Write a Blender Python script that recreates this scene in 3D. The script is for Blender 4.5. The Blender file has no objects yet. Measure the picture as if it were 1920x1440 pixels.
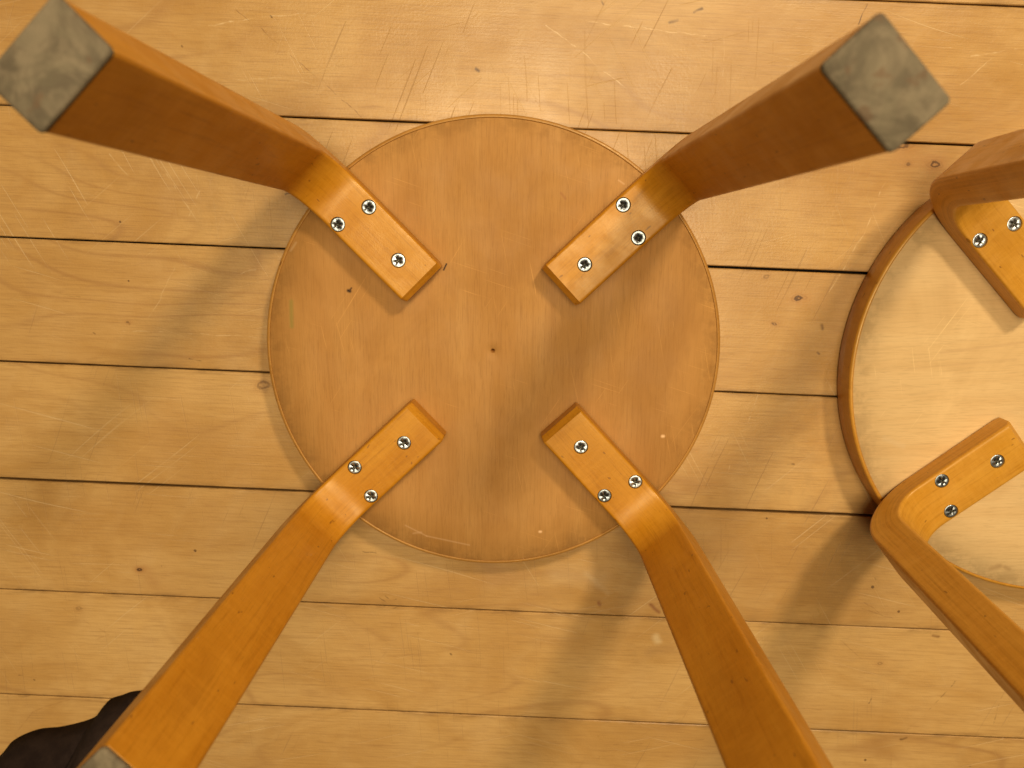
import bpy, bmesh, math, random
from mathutils import Vector, Matrix, noise

SC = bpy.context.scene
COL = SC.collection
rad = math.radians

# ------------------------------------------------------------------ camera
F_PX = 1511.05
cam_d = bpy.data.cameras.new("camera")
cam = bpy.data.objects.new("camera", cam_d)
COL.objects.link(cam)
cam.location = (0.026452, 0.100699, 0.693686)
cam.rotation_euler = (-0.191519, 0.011454, -0.026977)
cam_d.sensor_width = 36.0
cam_d.lens = F_PX / 1920 * 36.0
cam_d.clip_start = 0.02
cam_d.clip_end = 60
cam_d.dof.use_dof = True
cam_d.dof.focus_distance = 0.64
cam_d.dof.aperture_fstop = 7.6
SC.camera = cam

# ------------------------------------------------------------------ world (dim warm room) and lamps
world = bpy.data.worlds.new("World")
SC.world = world
world.use_nodes = True
bg = world.node_tree.nodes["Background"]
bg.inputs[0].default_value = (1.0, 0.78, 0.50, 1)
bg.inputs[1].default_value = 0.025

SC.view_settings.view_transform = 'Standard'
SC.view_settings.look = 'None'
SC.view_settings.exposure = 0.0
SC.view_settings.gamma = 1.0


def point_lamp(name, loc, power, radius, color):
    d = bpy.data.lights.new(name, 'POINT')
    d.energy = power
    d.shadow_soft_size = radius
    d.color = color
    o = bpy.data.objects.new(name, d)
    o.location = loc
    COL.objects.link(o)
    return o


def area_lamp(name, loc, power, size, color, target=(0, 0, 0)):
    d = bpy.data.lights.new(name, 'AREA')
    d.shape = 'DISK'
    d.energy = power
    d.size = size
    d.color = color
    o = bpy.data.objects.new(name, d)
    o.location = loc
    v = Vector(target) - Vector(loc)
    o.rotation_euler = v.to_track_quat('-Z', 'Y').to_euler()
    COL.objects.link(o)
    return o


WARM = (1.0, 0.80, 0.52)
point_lamp("shadow_soft_lamp", (1.0, 1.42, 1.88), 140, 0.155, WARM)
point_lamp("shadow_soft_lamp", (0.45, 1.50, 2.1), 16, 0.12, WARM)  # added beside the main lamp to widen and soften its shadows
point_lamp("shadow_soft_lamp", (0.10, 1.05, 2.3), 7, 0.16, WARM)
area_lamp("ceiling_bounce", (0.12, 0.22, 2.5), 47, 1.3, (1.0, 0.80, 0.50), (0.12, 0.22, 0))  # added soft area light standing in for bounce off the bright ceiling

# ------------------------------------------------------------------ node helpers


class NT:
    def __init__(self, name):
        self.m = bpy.data.materials.new(name)
        self.m.use_nodes = True
        self.t = self.m.node_tree
        self.t.nodes.clear()
        self.out = self.t.nodes.new('ShaderNodeOutputMaterial')
        self.b = self.t.nodes.new('ShaderNodeBsdfPrincipled')
        self.t.links.new(self.b.outputs[0], self.out.inputs[0])

    def n(self, typ, **kw):
        x = self.t.nodes.new(typ)
        for k, v in kw.items():
            setattr(x, k, v)
        return x

    def put(self, sock, v):
        if isinstance(v, bpy.types.NodeSocket):
            self.t.links.new(v, sock)
        else:
            sock.default_value = v

    def math(self, op, a, b=0.0, c=None, clamp=False):
        x = self.n('ShaderNodeMath', operation=op)
        x.use_clamp = clamp
        self.put(x.inputs[0], a)
        self.put(x.inputs[1], b)
        if c is not None:
            self.put(x.inputs[2], c)
        return x.outputs[0]

    def vmath(self, op, a, b=None):
        x = self.n('ShaderNodeVectorMath', operation=op)
        self.put(x.inputs[0], a)
        if b is not None:
            self.put(x.inputs[3 if op == 'SCALE' else 1], b)
        return x.outputs['Value'] if op in ('LENGTH', 'DISTANCE', 'DOT_PRODUCT') else x.outputs[0]

    def mapping(self, v, scale=(1, 1, 1), rot=(0, 0, 0), loc=(0, 0, 0)):
        x = self.n('ShaderNodeMapping')
        self.put(x.inputs[0], v)
        x.inputs[1].default_value = loc
        x.inputs[2].default_value = rot
        x.inputs[3].default_value = scale
        return x.outputs[0]

    def turned(self, v, ang, scale, loc=(0, 0, 0)):
        return self.mapping(self.mapping(v, rot=(0, 0, ang)), scale, loc=loc)

    def noise(self, v, scale, detail=3, rough=0.55, dist=0.0):
        x = self.n('ShaderNodeTexNoise')
        self.put(x.inputs['Vector'], v)
        x.inputs['Scale'].default_value = scale
        x.inputs['Detail'].default_value = detail
        x.inputs['Roughness'].default_value = rough
        x.inputs['Distortion'].default_value = dist
        return x.outputs[0]

    def ramp(self, f, lo, hi, a=0.0, b=1.0, smooth=True):
        x = self.n('ShaderNodeMapRange')
        x.interpolation_type = 'SMOOTHSTEP' if smooth else 'LINEAR'
        self.put(x.inputs[0], f)
        x.inputs[1].default_value = lo
        x.inputs[2].default_value = hi
        x.inputs[3].default_value = a
        x.inputs[4].default_value = b
        return x.outputs[0]

    def mix(self, f, a, b, mode='MIX'):
        x = self.n('ShaderNodeMix', data_type='RGBA', blend_type=mode)
        self.put(x.inputs[0], f)
        for i, v in ((6, a), (7, b)):
            if isinstance(v, (tuple, list)):
                v = (v[0], v[1], v[2], 1)
            self.put(x.inputs[i], v)
        return x.outputs[2]

    def bump(self, h, strength, dist, normal=None):
        x = self.n('ShaderNodeBump')
        x.inputs['Strength'].default_value = strength
        x.inputs['Distance'].default_value = dist
        self.put(x.inputs['Height'], h)
        if normal is not None:
            self.put(x.inputs['Normal'], normal)
        return x.outputs[0]

    def attr(self, name):
        x = self.n('ShaderNodeAttribute')
        x.attribute_name = name
        return x.outputs['Vector']

    def rnd(self):
        return self.n('ShaderNodeObjectInfo').outputs['Random']

    def col(self, v):
        self.put(self.b.inputs['Base Color'], v)

    def rough(self, v):
        self.put(self.b.inputs['Roughness'], v)


def seg_group():
    """distance mask of a wear mark running from A to B (a node group)"""
    g = bpy.data.node_groups.new("wear_mark", 'ShaderNodeTree')
    for nm, ty in (("P", 'NodeSocketVector'), ("A", 'NodeSocketVector'), ("B", 'NodeSocketVector'), ("W", 'NodeSocketFloat')):
        g.interface.new_socket(nm, in_out='INPUT', socket_type=ty)
    g.interface.new_socket("F", in_out='OUTPUT', socket_type='NodeSocketFloat')
    N, L = g.nodes, g.links
    i = N.new('NodeGroupInput')
    o = N.new('NodeGroupOutput')

    def vm(op, a, b):
        x = N.new('ShaderNodeVectorMath')
        x.operation = op
        L.new(a, x.inputs[0])
        if b is not None:
            L.new(b, x.inputs[3 if op == 'SCALE' else 1])
        return x
    pa = vm('SUBTRACT', i.outputs['P'], i.outputs['A']).outputs[0]
    ba = vm('SUBTRACT', i.outputs['B'], i.outputs['A']).outputs[0]
    d1 = vm('DOT_PRODUCT', pa, ba).outputs['Value']
    d2 = vm('DOT_PRODUCT', ba, ba).outputs['Value']
    dv = N.new('ShaderNodeMath')
    dv.operation = 'DIVIDE'
    dv.use_clamp = True
    L.new(d1, dv.inputs[0])
    L.new(d2, dv.inputs[1])
    sc = vm('SCALE', ba, dv.outputs[0]).outputs[0]
    ds = vm('DISTANCE', pa, sc).outputs['Value']
    mr = N.new('ShaderNodeMapRange')
    mr.interpolation_type = 'SMOOTHSTEP'
    L.new(ds, mr.inputs[0])
    mr.inputs[1].default_value = 0
    L.new(i.outputs['W'], mr.inputs[2])
    mr.inputs[3].default_value = 1
    mr.inputs[4].default_value = 0
    L.new(mr.outputs[0], o.inputs[0])
    return g


SEG = seg_group()


def wear(k, P, a, b, w):
    x = k.n('ShaderNodeGroup')
    x.node_tree = SEG
    k.put(x.inputs['P'], P)
    x.inputs['A'].default_value = a
    x.inputs['B'].default_value = b
    x.inputs['W'].default_value = w
    return x.outputs[0]


CAM_M = cam.rotation_euler.to_matrix()


def ground(px, py, h=0.0):
    """where a photograph point lies on the level surface at height h"""
    d = CAM_M @ Vector(((px - 960) / F_PX, -(py - 720) / F_PX, -1))
    return cam.location + d * ((h - cam.location.z) / d.z)


# ------------------------------------------------------------------ materials
def grain_color(k, G, base, light, dark, figure=1.0):
    """birch grain on coordinates G = (along, across, depth) in metres"""
    off = k.vmath('SCALE', (7.3, 3.1, 5.7), k.math('MULTIPLY', k.rnd(), 37.0))
    G = k.vmath('ADD', G, off)
    wob = k.noise(k.mapping(G, (3.5, 9, 9)), 1.0, 2)
    fine = k.noise(k.mapping(G, (16, 900, 900)), 1.0, 3, 0.6)
    pore = k.noise(k.mapping(G, (90, 1500, 1500)), 1.0, 1, 0.5)
    broad = k.noise(k.mapping(G, (4.5, 38, 38)), 1.0, 4, 0.6, 0.6)
    rings = k.math('SINE', k.math('ADD', k.math('MULTIPLY', k.vmath('DOT_PRODUCT', G, (0, 150, 110)), 1.0), k.math('MULTIPLY', wob, 46.0)))
    rings = k.math('POWER', k.math('ABSOLUTE', rings), 6.0)
    c = k.mix(k.ramp(broad, 0.28, 0.72), dark, light)
    c = k.mix(0.5, c, base)
    c = k.mix(k.math('MULTIPLY', rings, 0.16 * figure), c, dark)
    c = k.mix(k.math('MULTIPLY', k.ramp(fine, 0.42, 0.68), 0.22), c, dark)
    c = k.mix(k.math('MULTIPLY', k.ramp(pore, 0.60, 0.74), 0.30), c, tuple(v * 0.62 for v in dark))
    return c, fine, pore, G


def birch_leg(name, base, light, dark):
    k = NT(name)
    G = k.attr('grain')
    c, fine, pore, G2 = grain_color(k, G, base, light, dark)
    # thin birch plies bent round the knee
    ply = k.noise(k.mapping(G2, (5, 16, 620)), 1.0, 2, 0.6)
    c = k.mix(k.math('MULTIPLY', k.ramp(ply, 0.48, 0.66), 0.38), c, tuple(v * 0.75 for v in dark))
    streak = k.noise(k.mapping(G2, (22, 420, 420)), 1.0, 3, 0.6)
    c = k.mix(k.math('MULTIPLY', k.ramp(streak, 0.5, 0.70), 0.46), c, tuple(v * 0.8 for v in dark))
    curl = k.noise(k.mapping(G2, (260, 60, 60)), 1.0, 3, 0.6, 0.6)
    c = k.mix(k.math('MULTIPLY', k.ramp(curl, 0.4, 0.7), 0.20), c, tuple(min(1, v * 1.12) for v in light))
    # rubbed patches where the lacquer is thin
    rub = k.ramp(k.noise(G2, 26, 4, 0.65), 0.55, 0.75)
    c = k.mix(k.math('MULTIPLY', rub, 0.22), c, tuple(min(1, v * 1.1 + 0.02) for v in light))
    # small nicks in the lacquer
    nick = k.ramp(k.noise(k.mapping(G2, (120, 260, 260)), 1.0, 1), 0.735, 0.77)
    c = k.mix(k.math('MULTIPLY', nick, 0.55), c, (0.12, 0.035, 0.01))
    k.col(c)
    sm = k.noise(G2, 45.0, 4)
    k.rough(k.ramp(sm, 0.3, 0.75, 0.30, 0.52))
    h = k.math('ADD', k.math('MULTIPLY', fine, 0.6), k.math('MULTIPLY', k.noise(G2, 900, 2), 0.8))
    k.b.inputs['Normal'].default_value = (0, 0, 0)
    k.put(k.b.inputs['Normal'], k.bump(h, 0.30, 0.0004))
    k.b.inputs['Specular IOR Level'].default_value = 0.6
    k.b.inputs['Specular Tint'].default_value = (1, 0.88, 0.62, 1)
    k.b.inputs['Coat Weight'].default_value = 0.08
    k.b.inputs['Coat Roughness'].default_value = 0.28
    k.b.inputs['Coat Tint'].default_value = (1, 0.85, 0.6, 1)
    return k.m


def birch_panel(name, base, light, dark, along='y', marks=(), rough=(0.55, 0.75), worn=0.3):
    k = NT(name)
    P = k.n('ShaderNodeTexCoord').outputs['Object']
    G = P if along == 'x' else k.mapping(P, rot=(0, 0, rad(-88)))
    c, fine, pore, G2 = grain_color(k, G, base, light, dark, 0.55)
    blot = k.noise(P, 11.0, 4, 0.6, 0.4)
    c = k.mix(k.math('MULTIPLY', k.ramp(blot, 0.42, 0.72), 0.6), c, tuple(v * 0.9 for v in dark))
    hair = k.noise(k.mapping(G2, (34, 620, 1)), 1.0, 3, 0.65)
    c = k.mix(k.math('MULTIPLY', k.ramp(hair, 0.47, 0.68), 0.28), c, tuple(v * 0.72 for v in dark))
    veil = k.noise(k.mapping(P, (9, 5, 1)), 1.0, 5, 0.65, 0.8)
    c = k.mix(k.math('MULTIPLY', k.ramp(veil, 0.5, 0.72), 0.30), c, tuple(min(1, v * 1.18) for v in light))
    # rubbed edge and pale scuffs
    r = k.vmath('LENGTH', k.vmath('MULTIPLY', P, (1, 1, 0)))
    edge = k.math('MULTIPLY', k.ramp(r, 0.168, 0.187), k.ramp(k.noise(P, 60, 4, 0.65), 0.42, 0.62))
    c = k.mix(k.math('MULTIPLY', edge, 0.35), c, tuple(v * 0.5 for v in dark))
    for ang, dens, sc in ((20, 0.70, 30), (-55, 0.71, 24), (80, 0.70, 27)):
        Q = k.turned(P, rad(ang), (sc * 0.5, sc * 26, 1))
        s = k.ramp(k.noise(Q, 1.0, 1, 0.4, 0.3), dens, dens + 0.05)
        msk = k.ramp(k.noise(P, 14 + sc * 0.1, 2), 0.5, 0.66)
        c = k.mix(k.math('MULTIPLY', k.math('MULTIPLY', s, msk), worn), c, tuple(min(1, v * 1.5) for v in light))
    for (a, b, w, colr, amt) in marks:
        c = k.mix(k.math('MULTIPLY', wear(k, P, a, b, w), amt), c, colr)
    k.col(c)
    k.rough(k.ramp(k.noise(P, 30, 3), 0.3, 0.7, *rough))
    k.put(k.b.inputs['Normal'], k.bump(k.math('ADD', fine, k.math('MULTIPLY', pore, -0.7)), 0.22, 0.0004))
    k.b.inputs['Specular IOR Level'].default_value = 0.28
    return k.m


def floor_mat(name, marks=(), knots=()):
    k = NT(name)
    G = k.attr('grain')
    P = k.n('ShaderNodeNewGeometry').outputs['Position']
    rn = k.rnd()
    base, light, dark = (0.56, 0.343, 0.124), (0.62, 0.400, 0.160), (0.47, 0.265, 0.082)
    off = k.vmath('SCALE', (7.3, 3.1, 0.0), k.math('MULTIPLY', rn, 37.0))
    G = k.vmath('ADD', G, off)
    # wandering cathedral figure of maple
    wv = k.n('ShaderNodeTexNoise')
    k.put(wv.inputs['Vector'], k.mapping(G, (1.6, 5.5, 1)))
    wv.inputs['Scale'].default_value = 1.0
    wv.inputs['Detail'].default_value = 2.0
    wob = wv.outputs[0]
    rings = k.math('SINE', k.math('MULTIPLY', wob, 58.0))
    rings = k.math('POWER', k.math('ABSOLUTE', rings), 40.0)
    rmask = k.ramp(k.noise(G, 2.6, 2), 0.42, 0.62)
    fine = k.noise(k.mapping(G, (13, 520, 1)), 1.0, 3, 0.65)
    fine2 = k.noise(k.mapping(G, (40, 1300, 1)), 1.0, 2, 0.6)
    flame = k.noise(k.turned(G, 0.5, (30, 11, 1)), 1.0, 3, 0.55, 0.5)
    blot = k.noise(k.mapping(G, (5, 12, 1)), 1.0, 5, 0.65, 0.7)
    c = k.mix(k.ramp(blot, 0.34, 0.66), dark, light)
    c = k.mix(0.25, c, base)
    tintv = k.mix(rn, (0.93, 0.89, 0.84), (1.07, 1.06, 1.04))
    c = k.mix(1.0, c, tintv, 'MULTIPLY')
    c = k.mix(k.math('MULTIPLY', k.ramp(flame, 0.45, 0.75), 0.16), c, (0.68, 0.48, 0.24))
    c = k.mix(k.math('MULTIPLY', k.math('MULTIPLY', rings, rmask), 0.48), c, (0.34, 0.17, 0.06))
    c = k.mix(k.math('MULTIPLY', k.ramp(fine, 0.46, 0.66), 0.27), c, (0.36, 0.19, 0.065))
    c = k.mix(k.math('MULTIPLY', k.ramp(fine2, 0.52, 0.68), 0.40), c, (0.33, 0.17, 0.06))
    # dirty grey traffic wear
    dirt = k.math('MULTIPLY', k.ramp(k.noise(P, 4.5, 5, 0.65), 0.46, 0.70), k.ramp(k.noise(P, 70, 3, 0.7), 0.35, 0.7))
    c = k.mix(k.math('MULTIPLY', dirt, 0.22), c, (0.24, 0.15, 0.075))
    # packed dirt along the joints
    sg = k.n('ShaderNodeSeparateXYZ')
    k.put(sg.inputs[0], k.attr('grain'))
    ey = k.math('ABSOLUTE', sg.outputs[2])
    en = k.noise(k.mapping(P, (30, 130, 1)), 1.0, 4, 0.7)
    c = k.mix(k.math('MULTIPLY', k.math('MULTIPLY', k.ramp(ey, 0.0475, 0.0538), k.ramp(en, 0.40, 0.66)), 0.55), c, (0.22, 0.115, 0.04))
    # scratches in many directions
    warp = k.vmath('SCALE', k.vmath('SUBTRACT', k.n('ShaderNodeTexNoise').outputs[1], (0.5, 0.5, 0.5)), 0.0)
    nz = k.n('ShaderNodeTexNoise')
    k.put(nz.inputs['Vector'], P)
    nz.inputs['Scale'].default_value = 5.0
    nz.inputs['Detail'].default_value = 1.0
    warp = k.vmath('SCALE', k.vmath('SUBTRACT', nz.outputs[1], (0.5, 0.5, 0.5)), 0.02)
    PW = k.vmath('ADD', P, warp)
    groove = None
    for i, (ang, sl, sw, th, colr, amt) in enumerate((
            (62, 9, 620, 0.765, (0.80, 0.60, 0.33), 0.28),
            (-38, 7, 520, 0.77, (0.80, 0.60, 0.33), 0.32),
            (18, 8, 560, 0.765, (0.80, 0.60, 0.33), 0.28),
            (88, 12, 640, 0.75, (0.28, 0.15, 0.06), 0.18),
            (-65, 10, 560, 0.755, (0.28, 0.15, 0.055), 0.42),
            (4, 14, 700, 0.775, (0.78, 0.58, 0.32), 0.14),
            (-12, 9, 480, 0.775, (0.80, 0.60, 0.33), 0.16))):
        Q = k.turned(PW, rad(ang), (sl, sw, 1), (i * 3.7, i * 9.1, 0))
        s = k.ramp(k.noise(Q, 1.0, 0, 0.5), th, th + 0.03)
        m = k.ramp(k.noise(k.mapping(P, loc=(i * 2.3, i, 0)), 4.2, 3), 0.47, 0.62)
        s = k.math('MULTIPLY', s, m)
        c = k.mix(k.math('MULTIPLY', s, amt), c, colr)
        groove = s if groove is None else k.math('MAXIMUM', groove, s)
    # pin dents and dark specks
    vo = k.n('ShaderNodeTexVoronoi')
    k.put(vo.inputs['Vector'], k.vmath('ADD', P, k.vmath('SCALE', nz.outputs[1], 0.012)))
    vo.inputs['Scale'].default_value = 40.0
    keep = k.ramp(k.n('ShaderNodeSeparateColor').outputs[0], 0, 1)
    sepc = k.n('ShaderNodeSeparateColor')
    k.t.links.new(vo.outputs['Color'], sepc.inputs[0])
    rare = k.math('GREATER_THAN', sepc.outputs[0], 0.74)
    size = k.math('MULTIPLY', k.math('POWER', sepc.outputs[1], 3.0), 0.05)
    dot = k.math('LESS_THAN', vo.outputs['Distance'], k.math('ADD', size, 0.012))
    dot = k.math('MULTIPLY', dot, rare)
    c = k.mix(k.math('MULTIPLY', dot, 0.75), c, (0.10, 0.05, 0.02))
    jit = k.n('ShaderNodeTexNoise')
    k.put(jit.inputs['Vector'], P)
    jit.inputs['Scale'].default_value = 55.0
    jit.inputs['Detail'].default_value = 2.0
    PJ = k.vmath('ADD', P, k.vmath('SCALE', k.vmath('SUBTRACT', jit.outputs[1], (0.5, 0.5, 0.5)), 0.006))
    brk = k.ramp(k.noise(P, 160, 2), 0.34, 0.56, 0.25, 1.0)
    for (a, b, w, colr, amt) in marks:
        pale = colr in (L1, L2)
        w2, amt2 = (w * 0.85, amt * 0.75) if pale else (w, amt)
        f = wear(k, PJ, a, b, w2)
        if w < 0.0016:
            f = k.math('MULTIPLY', f, brk)
        c = k.mix(k.math('MULTIPLY', f, amt2), c, colr)
    for (ctr, rk, ak) in knots:
        dv = k.vmath('MULTIPLY', k.vmath('SUBTRACT', PJ, ctr), (0.62, 1.0, 1.0))
        dk = k.vmath('LENGTH', dv)
        dk = k.math('ADD', dk, k.math('MULTIPLY', k.math('SUBTRACT', k.noise(P, 160, 3), 0.5), rk * 2.2))
        halo = k.ramp(dk, rk * 0.6, rk * 4.5, 1.0, 0.0)
        c = k.mix(k.math('MULTIPLY', halo, 0.5 * ak), c, (0.44, 0.21, 0.065))
        rg = k.math('POWER', k.math('ABSOLUTE', k.math('SINE', k.math('MULTIPLY', dk, 3.1 / (rk * 1.15)))), 5.0)
        c = k.mix(k.math('MULTIPLY', k.math('MULTIPLY', rg, k.ramp(dk, rk * 1.0, rk * 3.2, 1.0, 0.0)), 0.40 * ak), c, (0.22, 0.09, 0.025))
        core = k.math('MULTIPLY', k.ramp(dk, rk * 0.35, rk * 0.75), k.ramp(dk, rk * 0.95, rk * 1.45, 1.0, 0.0))
        c = k.mix(k.math('MULTIPLY', core, ak), c, (0.065, 0.026, 0.010))
    k.col(c)
    rr = k.noise(P, 16, 4, 0.6)
    k.rough(k.math('ADD', k.ramp(rr, 0.3, 0.7, 0.27, 0.45), k.math('MULTIPLY', groove, 0.15)))
    hgt = k.math('SUBTRACT', k.math('ADD', k.math('MULTIPLY', fine, 0.5), k.math('MULTIPLY', k.noise(P, 420, 2), 0.55)), k.math('MULTIPLY', groove, 0.8))
    hgt = k.math('SUBTRACT', hgt, k.math('MULTIPLY', dot, 1.5))
    hgt = k.math('ADD', hgt, k.math('MULTIPLY', k.noise(P, 24, 2), 2.2))
    k.put(k.b.inputs['Normal'], k.bump(hgt, 0.45, 0.0005))
    k.b.inputs['Specular IOR Level'].default_value = 0.5
    return k.m


def metal_mat(name, colr, rough):
    k = NT(name)
    P = k.n('ShaderNodeTexCoord').outputs['Object']
    k.b.inputs['Metallic'].default_value = 1.0
    g = k.noise(P, 900, 3)
    c = k.mix(k.ramp(g, 0.35, 0.7), colr, tuple(v * 0.72 for v in colr))
    k.col(k.mix(1.0, c, k.mix(k.rnd(), (0.42, 0.45, 0.47), (1, 1, 1)), 'MULTIPLY'))
    k.rough(rough)
    k.put(k.b.inputs['Normal'], k.bump(k.noise(P, 1400, 2), 0.2, 0.0002))
    return k.m


def plain_mat(name, colr, rough, bump_scale=300, bump=0.3):
    k = NT(name)
    P = k.n('ShaderNodeTexCoord').outputs['Object']
    k.col(k.mix(k.ramp(k.noise(P, bump_scale * 0.4, 4), 0.3, 0.7), colr, tuple(v * 0.6 for v in colr)))
    k.rough(rough)
    k.put(k.b.inputs['Normal'], k.bump(k.noise(P, bump_scale, 3), bump, 0.001))
    return k.m


def felt_mat():
    k = NT('worn_felt')
    P = k.n('ShaderNodeTexCoord').outputs['Object']
    P = k.vmath('ADD', P, k.vmath('SCALE', (3, 5, 7), k.math('MULTIPLY', k.rnd(), 9.0)))
    big = k.noise(P, 38, 6, 0.7, 0.8)
    st = k.noise(k.turned(P, 0.9, (260, 60, 60)), 1.0, 4)
    c = k.mix(k.ramp(big, 0.4, 0.6), (0.105, 0.083, 0.053), (0.205, 0.165, 0.108))
    c = k.mix(k.math('MULTIPLY', k.ramp(st, 0.4, 0.7), 0.4), c, (0.14, 0.12, 0.075))
    c = k.mix(k.math('MULTIPLY', k.ramp(k.noise(P, 85, 2), 0.60, 0.68), 0.6), c, (0.13, 0.075, 0.04))
    k.col(c)
    k.rough(0.85)
    k.put(k.b.inputs['Normal'], k.bump(k.math('ADD', big, k.noise(P, 1500, 2)), 0.4, 0.0008))
    return k.m


LEG_B = birch_leg('pale_lacquered_birch', (0.60, 0.300, 0.034), (0.66, 0.350, 0.056), (0.50, 0.215, 0.014))
LEG_A = birch_leg('lacquered_birch', (0.55, 0.240, 0.013), (0.61, 0.286, 0.026), (0.44, 0.164, 0.004))
BAND_1 = birch_leg('worn_birch_edge', (0.44, 0.215, 0.045), (0.50, 0.26, 0.065), (0.34, 0.15, 0.025))
BAND_2 = birch_leg('birch_edge', (0.56, 0.275, 0.035), (0.62, 0.32, 0.055), (0.47, 0.21, 0.020))
SCREW_M = metal_mat('zinc_screw', (0.80, 0.88, 0.98), 0.36)
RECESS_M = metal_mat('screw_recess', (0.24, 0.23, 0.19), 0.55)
FELT = felt_mat()
GAP_M = plain_mat('subfloor_dark', (0.012, 0.008, 0.006), 0.9)


# ------------------------------------------------------------------ mesh helpers
def link(name, me, mat=None, parent=None):
    o = bpy.data.objects.new(name, me)
    COL.objects.link(o)
    if mat is not None and not me.materials:
        for m in (mat if isinstance(mat, (list, tuple)) else (mat,)):
            me.materials.append(m)
    if parent is not None:
        o.parent = parent
    return o


def bm_mesh(bm, name):
    me = bpy.data.meshes.new(name)
    bmesh.ops.recalc_face_normals(bm, faces=bm.faces)
    bm.to_mesh(me)
    bm.free()
    return me


def sharpen(bm, deg):
    lim = rad(deg)
    for e in bm.edges:
        e.smooth = not (len(e.link_faces) == 2 and e.calc_face_angle(0) > lim)
    for f in bm.faces:
        f.smooth = True


# ------------------------------------------------------------------ floor
PLANK_W = 0.10786
ROT = -0.06803
Y0 = 0.18419
floor_bm = bmesh.new()
bmesh.ops.create_cube(floor_bm, size=1.0, matrix=Matrix.Translation((0, 0, -0.032)) @ Matrix.Diagonal((3.6, 3.6, 0.02, 1)))
floor = link('floor', bm_mesh(floor_bm, 'floor'), GAP_M)
floor.rotation_euler = (0, 0, ROT)
floor['kind'] = 'structure'
floor['label'] = 'worn varnished maple plank floor with dark open joints'

D1, D2, L1, L2 = (0.07, 0.03, 0.012), (0.20, 0.09, 0.03), (0.90, 0.70, 0.42), (0.80, 0.62, 0.36)
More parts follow.
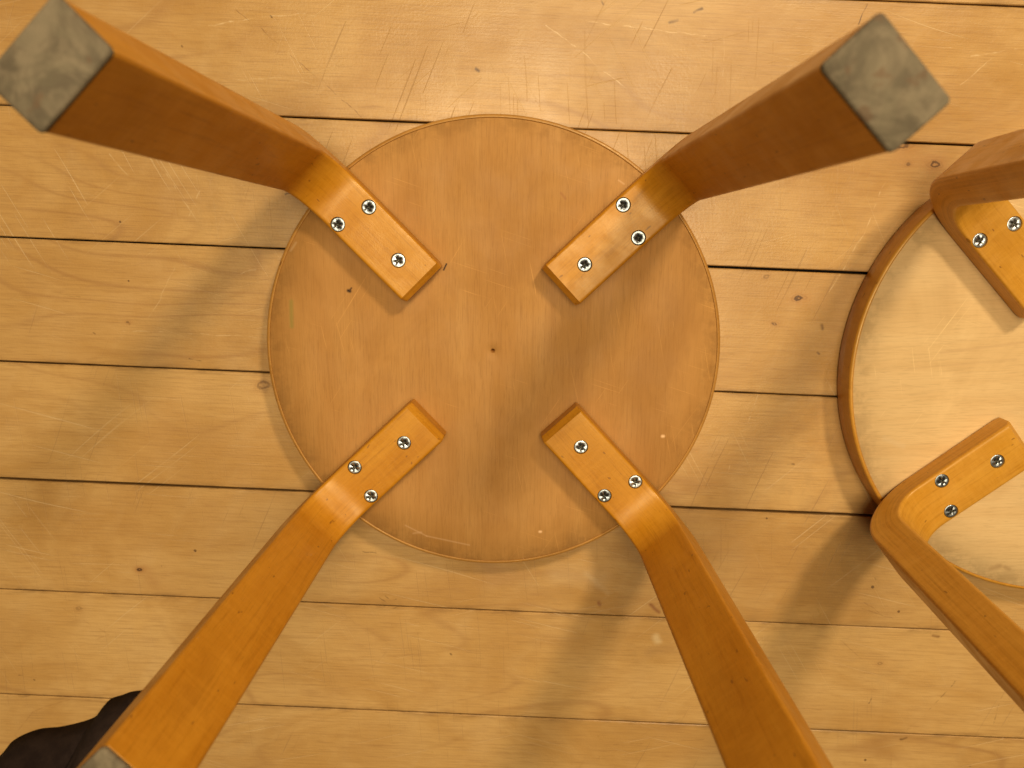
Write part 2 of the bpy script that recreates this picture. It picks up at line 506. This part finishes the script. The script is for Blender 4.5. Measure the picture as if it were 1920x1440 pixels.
# wear marks read off the photograph: pixel from, pixel to, width (m), colour, strength
FM = [
    ((433, 8), (560, 115), 0.0006, D2, 0.75), ((560, 115), (712, 250), 0.0006, D2, 0.7),
    ((893, 129), (899, 133), 0.0022, D1, 0.8), ((1303, 24), (1318, 16), 0.0018, D1, 0.75), ((1255, 40), (1268, 36), 0.0022, D1, 0.6),
    ((1625, 8), (1610, 44), 0.0009, D1, 0.8), ((1128, 0), (1132, 6), 0.0014, D1, 0.8), ((505, 30), (508, 34), 0.0012, D1, 0.9), ((342, 88), (344, 90), 0.0012, D1, 0.9),
    ((1790, 1278), (1764, 1309), 0.0009, D1, 0.8), ((1760, 1314), (1700, 1370), 0.0006, D2, 0.6),
    ((1883, 1292), (1866, 1350), 0.0008, D1, 0.7), ((1864, 1354), (1856, 1384), 0.0006, D1, 0.6), ((1688, 1385), (1700, 1383), 0.0020, D1, 0.7),
    ((1630, 1318), (1634, 1310), 0.0012, D1, 0.9), ((1750, 1190), (1760, 1193), 0.0022, D2, 0.8), ((1540, 612), (1541, 618), 0.0026, D1, 0.75),
    ((1532, 660), (1535, 663), 0.0016, D1, 0.8), ((1475, 870), (1488, 869), 0.0012, D1, 0.7), ((1640, 1085), (1642, 1088), 0.0014, D1, 0.7),
    ((268, 1072), (290, 1090), 0.0110, (0.42, 0.22, 0.075), 0.45), ((302, 1060), (303, 1061), 0.0012, D1, 0.7),
    ((1450, 556), (1540, 566), 0.0140, (0.50, 0.28, 0.10), 0.45), ((1690, 290), (1760, 305), 0.0150, (0.50, 0.27, 0.095), 0.45),
    ((1230, 1196), (1234, 1203), 0.0065, (0.80, 0.64, 0.38), 0.5), ((1218, 1225), (1258, 1216), 0.0085, (0.42, 0.24, 0.09), 0.5),
    ((1040, 1075), (1125, 1085), 0.0170, (0.72, 0.60, 0.42), 0.13), ((1100, 1075), (1140, 1112), 0.0050, (0.74, 0.62, 0.44), 0.12),
    ((1218, 1136), (1236, 1148), 0.0030, (0.22, 0.07, 0.025), 0.75), ((1124, 1130), (1126, 1133), 0.0030, (0.26, 0.10, 0.04), 0.7),
    ((492, 718), (496, 726), 0.0060, (0.26, 0.15, 0.07), 0.5), ((535, 366), (541, 364), 0.0014, D1, 0.8),
    ((712, 1118), (722, 1128), 0.0006, D1, 0.7), ((722, 1117), (732, 1130), 0.0006, D1, 0.6), ((728, 1128), (742, 1125), 0.0008, D1, 0.6), ((728, 1143), (745, 1140), 0.0008, D1, 0.6),
    ((680, 1034), (705, 1036), 0.0010, D1, 0.6), ((845, 1225), (847, 1227), 0.0016, D1, 0.7), ((35, 1267), (44, 1268), 0.0009, D1, 0.8), ((63, 1275), (65, 1276), 0.0012, D1, 0.7),
    ((240, 605), (242, 607), 0.0014, D2, 0.8), ((90, 545), (150, 556), 0.0005, D1, 0.35), ((355, 672), (375, 678), 0.0010, D1, 0.6), ((175, 623), (178, 625), 0.0012, D1, 0.7),
    ((120, 912), (150, 911), 0.0007, D1, 0.6),
    # pale scratches
    ((1025, 50), (1095, 100), 0.0009, L1, 0.6), ((1095, 100), (1172, 165), 0.0009, L1, 0.6), ((1095, 38), (1180, 50), 0.0008, L1, 0.65), ((1180, 50), (1320, 66), 0.0008, L1, 0.6),
    ((1660, 342), (1620, 440), 0.0010, L1, 0.6), ((1620, 440), (1555, 545), 0.0010, L1, 0.5), ((1425, 735), (1360, 895), 0.0008, L2, 0.55),
    ((392, 48), (480, 32), 0.0010, L1, 0.55), ((480, 32), (572, 27), 0.0010, L1, 0.55), ((572, 27), (660, 45), 0.0009, L2, 0.5), ((420, 150), (520, 146), 0.0010, L2, 0.5), ((520, 146), (610, 160), 0.0008, L2, 0.5),
    ((300, 310), (380, 430), 0.0010, L2, 0.45), ((205, 290), (240, 330), 0.0010, L2, 0.5), ((385, 330), (350, 420), 0.0009, L2, 0.45), ((230, 620), (360, 626), 0.0008, L2, 0.6), ((360, 626), (490, 632), 0.0008, L2, 0.5),
    ((430, 520), (480, 505), 0.0009, L2, 0.45), ((280, 595), (330, 500), 0.0008, L2, 0.4), ((1820, 105), (1920, 90), 0.0010, L1, 0.5), ((1800, 160), (1860, 110), 0.0009, L1, 0.5),
    ((840, 40), (880, 300), 0.0006, L2, 0.3), ((1355, 60), (1358, 230), 0.0006, L2, 0.3), ((1290, 1340), (1190, 1385), 0.0006, D2, 0.35), ((1150, 1398), (1320, 1385), 0.0006, D2, 0.4),
    ((640, 1150), (735, 1210), 0.0008, (0.40, 0.22, 0.08), 0.45), ((735, 1210), (690, 1260), 0.0008, (0.40, 0.22, 0.08), 0.4),
    ((27, 1380), (60, 1335), 0.0011, (0.36, 0.18, 0.06), 0.5), ((60, 1335), (130, 1310), 0.0011, (0.36, 0.18, 0.06), 0.45), ((27, 1380), (40, 1390), 0.0011, (0.36, 0.18, 0.06), 0.5),
    ((150, 1160), (205, 1190), 0.0011, (0.38, 0.2, 0.07), 0.4), ((205, 1190), (150, 1210), 0.0011, (0.38, 0.2, 0.07), 0.4), ((120, 1140), (150, 1160), 0.0011, (0.38, 0.2, 0.07), 0.35),
    ((0, 480), (40, 490), 0.0011, (0.38, 0.2, 0.07), 0.45), ((200, 505), (275, 490), 0.0010, (0.40, 0.22, 0.09), 0.4), ((240, 530), (150, 540), 0.0010, (0.40, 0.22, 0.09), 0.4),
    ((1610, 1140), (1740, 1180), 0.0008, D2, 0.4), ((1620, 1130), (1650, 1150), 0.0008, D2, 0.4), ((1575, 1200), (1620, 1240), 0.0007, D2, 0.35),
]
# knots: pixel, ring radius (m), strength
KNOTS = [((1499, 560), 0.0020, 0.85), ((263, 1068), 0.0015, 0.9), ((1752, 307), 0.0022, 0.75), ((1692, 272), 0.0028, 0.7), ((1704, 309), 0.0012, 0.5),
         ((1451, 607), 0.0012, 0.6), ((1437, 518), 0.0016, 0.35), ((238, 604), 0.0010, 0.5), ((494, 722), 0.0030, 0.45), ((1650, 1245), 0.0014, 0.3), ((148, 1140), 0.0018, 0.3)]
Rf = Matrix.Rotation(-ROT, 3, 'Z')
plank_marks = {}
for a, b, w, colr, amt in FM:
    A, B = ground(*a), ground(*b)
    ya, yb = (Rf @ A).y, (Rf @ B).y
    for idx in range(-3, 9):
        top = Y0 - (idx - 1) * PLANK_W
        if min(ya, yb) - w < top and max(ya, yb) + w > top - PLANK_W:
            plank_marks.setdefault(idx, []).append((A, B, w, colr, amt))

plank_knots = {}
for px, rk, ak in KNOTS:
    A = ground(*px)
    idx = math.floor((Y0 - (Rf @ A).y) / PLANK_W) + 1
    plank_knots.setdefault(idx, []).append((A, rk, ak))
GENERIC_FLOOR = floor_mat('maple_plank')
GAP = {0: 0.0015, 1: 0.0015, 2: 0.0018, 3: 0.0015, 4: 0.0024, 5: 0.0009, 6: 0.0012}  # width of joint number i


def joint_half(i, x):
    g = GAP.get(i, 0.0011)
    n = noise.noise((x * 5.0, i * 7.7, 0)) * 0.6 + noise.noise((x * 23.0, i * 3.1, 4)) * 0.35
    if i == 1:
        g *= 0.65 + 0.6 * (0.5 + 0.5 * math.tanh((x - 0.22) * 12)) + 0.3 * math.exp(-((x + 0.12) / 0.09) ** 2)
    if i == 2:
        g *= 0.75 + 0.55 * (0.5 + 0.5 * math.tanh((x - 0.05) * 12))
    return 0.5 * max(0.00025, g * (1 + 0.55 * n))


random.seed(4)
for idx in range(-12, 17):
    top = Y0 - (idx - 1) * PLANK_W
    cx = 0.0
    yc = top - PLANK_W / 2
    near = -3 <= idx <= 8
    nseg = 100 if near else 12
    bm = bmesh.new()
    lay = bm.verts.layers.float_vector.new('grain')
    rows = []
    off = random.uniform(0, 20)
    dz = -random.uniform(0, 0.00035)
    ch = 0.0007
    for s in range(nseg + 1):
        x = -1.7 + 3.4 * s / nseg
        if near:   # denser round the stools
            q = s / nseg * 2 - 1
            x = 1.7 * (0.35 * q + 0.65 * q ** 3)
        yt = PLANK_W / 2 - joint_half(idx, x)
        yb = -PLANK_W / 2 + joint_half(idx + 1, x)
        sec = [(yt, -0.020), (yt, dz - ch), (yt - ch, dz), (0, dz), (yb + ch, dz), (yb, dz - ch), (yb, -0.020)]
        r = []
        for (y, z) in sec:
            v = bm.verts.new((x, y, z))
            v[lay] = (x + off, y + idx * 0.37, y)
            r.append(v)
        rows.append(r)
    for a, b in zip(rows, rows[1:]):
        for j in range(6):
            bm.faces.new((a[j], a[j + 1], b[j + 1], b[j]))
        bm.faces.new((a[6], a[0], b[0], b[6]))
    bm.faces.new(rows[0])
    bm.faces.new(rows[-1])
    me = bm_mesh(bm, 'plank')
    mk = plank_marks.get(idx, [])
    pl = link('plank', me, floor_mat('maple_plank_marked', mk, plank_knots.get(idx, ())) if mk else GENERIC_FLOOR, floor)
    pl.location = (0, yc, 0)

# ------------------------------------------------------------------ stool geometry
ZT, TB = 0.025, 0.02228
ZB = ZT + TB
RI = 0.031          # inner bend radius
RB = 0.1985 - RI    # where the bend starts
H = 0.36657
PAD = 0.0035
HL = H - PAD
R0 = 0.08244
ZV = ZB + RI


def lerp(a, b, t):
    return a + (b - a) * t


def stations():
    S = []  # inner (r,z), outer (r,z), width
    W0, W1 = 0.0420, 0.0440
    S.append(((R0 - 0.0045, ZB - 0.0062), (R0 - 0.0045, ZT), W0 - 0.002))
    S.append(((R0, ZB), (R0, ZT), W0))
    for k in range(1, 6):
        r = lerp(R0, RB, k / 5)
        S.append(((r, ZB), (r, ZT), W0))
    ro0 = 0.2262
    for k in range(1, 13):
        a = math.pi / 2 * k / 12
        S.append(((RB + RI * math.sin(a), ZB + RI * (1 - math.cos(a))),
                  (RB + (ro0 - RB) * math.sin(a), ZT + (ZV - ZT) * (1 - math.cos(a))), W0))
    for k in range(1, 13):
        t = k / 12
        z = lerp(ZV, HL - 0.0004, t)
        tt = (z - ZV) / (H - ZV)
        ri = lerp(0.1985, 0.2131, tt)
        ro = lerp(ro0, 0.2421, tt)
        S.append(((ri, z), (ro, z), lerp(W0, W1, tt)))
    z = HL
    S.append(((0.2131 + 0.0003, z), (0.2421 - 0.0003, z), W1 - 0.0006))
    return S


def grain_at(r, t, z):
    if r < RB and z < ZB + 0.004:
        return (r, t, z - ZB)
    if z > ZV:
        s = RB + (RI + 0.012) * math.pi / 2 + (z - ZV)
        return (s, t, lerp(0.1985, 0.2131, (z - ZV) / (H - ZV)) - r)
    dx, dz = r - RB, ZV - z
    a = math.atan2(max(dx, 0), max(dz, 1e-6))
    return (RB + (RI + 0.012) * a, t, RI - math.hypot(dx, dz))


def leg_mesh():
    bm = bmesh.new()
    rings = []
    RC = 0.0023
    for (ri, zi), (ro, zo), w in stations():
        A, B = Vector((ri, 0, zi)), Vector((ro, 0, zo))
        e = (B - A)
        T = e.length
        e.normalize()
        t = Vector((0, 1, 0))
        pts = []
        rc = min(RC, T * 0.3)
        # rounded rectangle, a in [0,T] and b in [-w/2,w/2], with support points beside each corner
        for (ca, cb, a0) in ((rc, -w / 2 + rc, 180), (T - rc, -w / 2 + rc, 270), (T - rc, w / 2 - rc, 0), (rc, w / 2 - rc, 90)):
            arc = []
            for k in range(5):
                an = rad(a0 + 22.5 * k)
                arc.append((ca + rc * math.cos(an), cb + rc * math.sin(an)))
            d0 = (math.cos(rad(a0 + 270)), math.sin(rad(a0 + 270)))
            d1 = (math.cos(rad(a0 + 180)), math.sin(rad(a0 + 180)))
            s0 = (arc[0][0] + d0[0] * 0.0012, arc[0][1] + d0[1] * 0.0012)
            d1 = (-math.sin(rad(a0 + 90)), math.cos(rad(a0 + 90)))
            s1 = (arc[-1][0] + d1[0] * 0.0012, arc[-1][1] + d1[1] * 0.0012)
            pts += [s0] + arc + [s1]
        rings.append([bm.verts.new(A + e * a + t * b) for a, b in pts])
    n = len(rings[0])
    for a, b in zip(rings, rings[1:]):
        for j in range(n):
            bm.faces.new((a[j], a[(j + 1) % n], b[(j + 1) % n], b[j]))
    bm.faces.new(rings[0])
    bm.faces.new(rings[-1])
    return bm_mesh(bm, 'leg')


SCREWS = [(0.10515, 0.0, 0.0009), (0.15015, -0.01314, 0.0007), (0.15807, 0.01405, 0.0006)]


def drilled_leg():
    src = link('leg_blank', leg_mesh(), LEG_A)
    bm = bmesh.new()
    for (r, t, d) in SCREWS:
        bmesh.ops.create_cone(bm, cap_ends=True, segments=40, radius1=0.0053, radius2=0.0066, depth=0.0090,
                              matrix=Matrix.Translation((r, t, ZB - 0.0002)))
    cut = link('leg_cutter', bm_mesh(bm, 'leg_cutter'))
    md = src.modifiers.new('holes', 'BOOLEAN')
    md.operation = 'DIFFERENCE'
    md.solver = 'EXACT'
    md.object = cut
    bpy.context.view_layer.update()
    dg = bpy.context.evaluated_depsgraph_get()
    me = bpy.data.meshes.new_from_object(src.evaluated_get(dg))
    bpy.data.objects.remove(src)
    bpy.data.objects.remove(cut)
    bm = bmesh.new()
    bm.from_mesh(me)
    lay = bm.verts.layers.float_vector.new('grain')
    for v in bm.verts:
        v[lay] = grain_at(*v.co)
    sharpen(bm, 28)
    bm.to_mesh(me)
    bm.free()
    me.name = 'leg'
    if not me.materials:
        me.materials.append(LEG_A)
    return me


LEG_ME = drilled_leg()


def pad_mesh():
    bm = bmesh.new()
    r0, r1, w = 0.2128, 0.2424, 0.0446
    rc = 0.0024
    rings = []
    for ins, z in ((0.0006, HL), (0.0, HL + 0.0008), (0.0, H - 0.0009), (0.0009, H)):
        ring = []
        for (ca, cb, a0) in ((r0 + rc, -w / 2 + rc, 180), (r1 - rc, -w / 2 + rc, 270), (r1 - rc, w / 2 - rc, 0), (r0 + rc, w / 2 - rc, 90)):
            for k in range(5):
                an = rad(a0 + 22.5 * k)
                wob = noise.noise((ca * 300 + k, cb * 300, 2)) * 0.0004
                ring.append(bm.verts.new((ca + (rc - ins + wob) * math.cos(an), cb + (rc - ins + wob) * math.sin(an), z)))
        rings.append(ring)
    n = len(rings[0])
    for a, b in zip(rings, rings[1:]):
        for j in range(n):
            bm.faces.new((a[j], a[(j + 1) % n], b[(j + 1) % n], b[j]))
    bm.faces.new(rings[0])
    bm.faces.new(rings[-1])
    sharpen(bm, 40)
    return bm_mesh(bm, 'foot_pad')


PAD_ME = pad_mesh()


def screw_mesh():
    """countersunk cross-head screw, top at z = 0"""
    bm = bmesh.new()
    hw, ln = 0.00062, 0.0029

    def cross(th):
        best = 0
        for q in range(4):
            a = th - q * math.pi / 2
            c, s = math.cos(a), math.sin(a)
            if c <= 0:
                continue
            r = ln / c
            if abs(s) > 1e-9:
                r = min(r, hw * 1.12 / abs(s))
            best = max(best, r)
        return best
    angs = set(round(2 * math.pi * k / 48, 6) for k in range(48))
    for q in range(4):
        for sgn in (-1, 1):
            angs.add(round((q * math.pi / 2 + sgn * math.atan2(hw * 1.12, ln)) % (2 * math.pi), 6))
        angs.add(round((q * math.pi / 2 + math.pi / 4) % (2 * math.pi), 6))
    angs = sorted(angs)
    prof = []
    for th in angs:
        c, s = math.cos(th), math.sin(th)
        x = cross(th)
        prof.append([(0.0045 * c, 0.0045 * s, -0.0016), (0.0056 * c, 0.0056 * s, -0.0006), (0.00545 * c, 0.00545 * s, -0.0001),
                     (0.0049 * c, 0.0049 * s, 0.0), (x * c, x * s, 0.0), (x * 0.95 * c, x * 0.95 * s, -0.0002),
                     (x * 0.62 * c, x * 0.62 * s, -0.0014), (0.0003 * c, 0.0003 * s, -0.0017)])
    vs = [[bm.verts.new(p) for p in pr] for pr in prof]
    n = len(vs)
    for i in range(n):
        a, b = vs[i], vs[(i + 1) % n]
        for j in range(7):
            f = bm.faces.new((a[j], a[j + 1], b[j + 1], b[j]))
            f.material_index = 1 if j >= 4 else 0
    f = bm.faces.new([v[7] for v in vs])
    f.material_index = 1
    sharpen(bm, 35)
    me = bm_mesh(bm, 'screw')
    me.materials.append(SCREW_M)
    me.materials.append(RECESS_M)
    return me


SCREW_ME = screw_mesh()


def lathe(bm, prof, seg, closed=False):
    rings = [[bm.verts.new((r * math.cos(2 * math.pi * k / seg), r * math.sin(2 * math.pi * k / seg), z)) for k in range(seg)] for r, z in prof]
    prs = list(zip(rings, rings[1:]))
    if closed:
        prs.append((rings[-1], rings[0]))
    for a, b in prs:
        for k in range(seg):
            bm.faces.new((a[k], a[(k + 1) % seg], b[(k + 1) % seg], b[k]))
    return rings


def seat_mesh(R, lift):
    """upside-down seat panel, underside at ZT, with a pilot hole in the centre"""
    bm = bmesh.new()
    b = 0.0008 - lift
    prof = [(0.0002, b), (R, b), (R, ZT - 0.0006), (R - 0.0005, ZT), (R * 0.8, ZT), (R * 0.5, ZT), (0.01, ZT), (0.0021, ZT), (0.0018, ZT - 0.0003), (0.0016, ZT - 0.021), (0.0002, ZT - 0.021)]
    lathe(bm, prof, 160)
    sharpen(bm, 35)
    return bm_mesh(bm, 'seat')


def band_mesh(Ri, R, lift):
    bm = bmesh.new()
    f = 0.0022
    prof = [(Ri, 0.0012 - lift), (R - f, 0.0004 - lift), (R - 0.0012, 0.0012 - lift), (R, f + 0.0004 - lift)]
    prof += [(R + 0.0002, 0.011), (R, ZT - f)]
    for k in range(1, 6):
        a = rad(90 * k / 5)
        prof.append((R - f + f * math.cos(a), ZT - f + f * math.sin(a) + 0.0001))
    prof += [(Ri, ZT + 0.0001)]
    lathe(bm, prof, 160, closed=True)
    lay = bm.verts.layers.float_vector.new('grain')
    for v in bm.verts:
        a = math.atan2(v.co.y, v.co.x)
        v[lay] = (a * 0.19, v.co.z, math.hypot(v.co.x, v.co.y))
    sharpen(bm, 50)
    return bm_mesh(bm, 'edge_band')


def seat_marks(cx, cy, rot, lst):
    out = []
    Rm = Matrix.Rotation(-rot, 3, 'Z')
    for a, b, w, colr, amt in lst:
        A, B = ground(a[0], a[1], ZT), ground(b[0], b[1], ZT)
        c = Vector((cx, cy, 0))
        out.append((Rm @ (A - c), Rm @ (B - c), w, colr, amt))
    return out


SM1 = [((653, 545), (656, 546), 0.0024, (0.02, 0.01, 0.008), 1.0), ((656, 544), (659, 540), 0.0012, D1, 0.95), ((832, 506), (837, 495), 0.0012, (0.02, 0.01, 0.008), 1.0),
       ((1242, 818), (1244, 818), 0.0022, (0.95, 0.62, 0.34), 0.9), ((1012, 997), (1014, 997), 0.0019, (0.95, 0.62, 0.34), 0.9),
       ((546, 565), (547, 612), 0.0030, (0.22, 0.24, 0.05), 0.45), ((921, 649), (922, 666), 0.0022, (0.30, 0.16, 0.06), 0.15),
       ((760, 985), (800, 1005), 0.0012, (0.66, 0.40, 0.2), 0.5), ((800, 1005), (880, 1022), 0.0012, (0.66, 0.40, 0.2), 0.5), ((775, 1000), (790, 998), 0.0016, (0.66, 0.40, 0.2), 0.45),
       ((545, 470), (555, 455), 0.0016, (0.62, 0.40, 0.2), 0.45), ((1052, 362), (1060, 372), 0.0020, (0.34, 0.14, 0.05), 0.5), ((1160, 338), (1170, 345), 0.0012, (0.7, 0.44, 0.22), 0.5)]
SM2 = [((1760, 660), (1920, 640), 0.0020, (0.50, 0.32, 0.16), 0.35), ((1700, 690), (1900, 672), 0.0016, (0.50, 0.32, 0.16), 0.3), ((1855, 1063), (1870, 1058), 0.0040, (0.32, 0.18, 0.08), 0.45),
       ((1880, 1060), (1888, 1064), 0.0030, (0.32, 0.18, 0.08), 0.4), ((1830, 775), (1920, 770), 0.0060, (0.60, 0.42, 0.22), 0.25), ((1655, 820), (1690, 835), 0.0040, (0.66, 0.5, 0.3), 0.3)]

GROUP = 'upside-down four-legged stools'


def stool(loc, label, seat_m, R, band_m, leg_m, legs, screw_dz):
    root = bpy.data.objects.new('stool', None)
    COL.objects.link(root)
    root.empty_display_size = 0.05
    root.location = loc
    root['label'] = label
    root['category'] = 'stool'
    root['group'] = GROUP
    link('seat', seat_mesh(R - 0.0026, loc[2]), seat_m, root)
    link('edge_band', band_mesh(R - 0.0024, R + 0.0004, loc[2]), band_m, root)
    for i, (az, dr, g) in enumerate(legs):
        lg = bpy.data.objects.new('leg', LEG_ME)
        COL.objects.link(lg)
        lg.parent = root
        if leg_m is not LEG_A:
            lg.material_slots[0].link = 'OBJECT'
            lg.material_slots[0].material = leg_m
        a = rad(az)
        u, t = Vector((math.cos(a), math.sin(a), 0)), Vector((-math.sin(a), math.cos(a), 0))
        lg.location = u * dr + t * g
        lg.rotation_euler = (0, 0, a)
        pd = bpy.data.objects.new('foot_pad', PAD_ME)
        if not PAD_ME.materials:
            PAD_ME.materials.append(FELT)
        COL.objects.link(pd)
        pd.parent = lg
        for j, (r, tt, d) in enumerate(SCREWS):
            s = bpy.data.objects.new('screw', SCREW_ME)
            COL.objects.link(s)
            s.parent = lg
            s.location = (r, tt, ZB - d + screw_dz[(i * 3 + j) % len(screw_dz)])
            s.rotation_euler = (random.uniform(-0.035, 0.035), random.uniform(-0.035, 0.035), random.uniform(0, 1.57))
    return root


random.seed(11)
SEAT_1 = birch_panel('aged_birch_underside', (0.47, 0.242, 0.068), (0.53, 0.285, 0.090), (0.40, 0.188, 0.046), 'y',
                     seat_marks(0, 0, 0, SM1))
X2, Y2 = 0.491, -0.0325
SEAT_2 = birch_panel('pale_birch_underside', (0.68, 0.475, 0.232), (0.73, 0.53, 0.275), (0.60, 0.39, 0.172), 'x',
                     seat_marks(X2, Y2, 0, SM2))

DZ = [0.0, 0.0001, -0.0001, 0.0003, 0.0004, 0.0003, 0.0002, 0.0004, 0.0003, 0.0003, 0.0003, 0.0004]
stool((0, 0, 0), 'upturned round birch stool with reddish brown underside, all four legs pointing up at the camera',
      SEAT_1, 0.1900, BAND_1, LEG_A,
      [(132.81, 0.00096, 0), (41.24, -0.00144, 0.00303), (221.63, -0.00089, 0.00376), (310.54, 0.00141, 0.00281)], DZ)
stool((X2, Y2, 0.0035), 'upturned round birch stool with pale underside, cut off by the right edge',
      SEAT_2, 0.1930, BAND_2, LEG_B,
      [(131.55, -0.0021, -0.0095), (215.9, -0.0034, 0.0078), (41.5, 0, 0), (311.0, 0, 0)], DZ)

# ------------------------------------------------------------------ dark cloth in the lower left corner
k = NT('dark_brown_cloth')
P = k.n('ShaderNodeTexCoord').outputs['Object']
k.col(k.mix(k.ramp(k.noise(P, 60, 5, 0.65), 0.3, 0.7), (0.014, 0.008, 0.007), (0.026, 0.016, 0.013)))
k.rough(0.95)
wv = k.noise(k.mapping(P, (1400, 1400, 900)), 1.0, 2)
k.put(k.b.inputs['Normal'], k.bump(k.math('ADD', wv, k.math('MULTIPLY', k.noise(P, 90, 4), 1.5)), 0.5, 0.0015))
k.b.inputs['Specular IOR Level'].default_value = 0.15
CLOTH_M = k.m
outline = [(-160, 1560), (-60, 1480), (0, 1421), (25, 1393), (68, 1374), (110, 1369), (150, 1360), (178, 1349), (192, 1331), (207, 1316), (228, 1309), (250, 1302), (278, 1305), (296, 1345), (300, 1400), (280, 1480)]
base = [ground(x, y, 0.004) for x, y in outline]
# resample the outline smoothly
pts = []
for i in range(len(base) - 1):
    p0, p1, p2, p3 = base[max(i - 1, 0)], base[i], base[i + 1], base[min(i + 2, len(base) - 1)]
    for q in range(6):
        t = q / 6
        pts.append(0.5 * ((2 * p1) + (p2 - p0) * t + (2 * p0 - 5 * p1 + 4 * p2 - p3) * t * t + (3 * p1 - p0 - 3 * p2 + p3) * t ** 3))
pts.append(base[-1])
bm = bmesh.new()
rows = []
N = len(pts)
back = Vector((-0.10, -0.24, 0))
M = 26
for i, p in enumerate(pts):
    row = []
    w = math.sin(math.pi * i / (N - 1)) ** 0.5
    for j in range(M + 1):
        kf = j / M
        prof = math.sqrt(max(0, 1 - (1 - 2 * kf) ** 2))
        q = p.lerp(Vector((p.x * 0.35 - 0.28, p.y * 0.35 - 0.30, 0)) + back * 0.25, kf)
        fold = 1 + 0.05 * math.sin(i * 0.33 + kf * 5.0) + 0.03 * noise.noise((q.x * 40, q.y * 40, 1))
        crease = math.exp(-((i - 44 + kf * 26) / 3.5) ** 2) * 0.30
        z = 0.055 * w * prof * (fold - crease)
        row.append(bm.verts.new((q.x, q.y, max(0.0006, z))))
    rows.append(row)
for a, b in zip(rows, rows[1:]):
    for j in range(M):
        bm.faces.new((a[j], a[j + 1], b[j + 1], b[j]))
low = [[bm.verts.new((v.co.x, v.co.y, 0.0003)) for v in (r[0], r[-1])] for r in rows]
sharpen(bm, 180)
for v in [x for l in low for x in l]:
    bm.verts.remove(v)
cl = link('cloth', bm_mesh(bm, 'cloth'), CLOTH_M)
sol = cl.modifiers.new('thickness', 'SOLIDIFY')
sol.thickness = 0.0015
sol.offset = 1
cl['label'] = 'folded dark brown cloth lying on the floor at the bottom left corner'
cl['category'] = 'cloth'
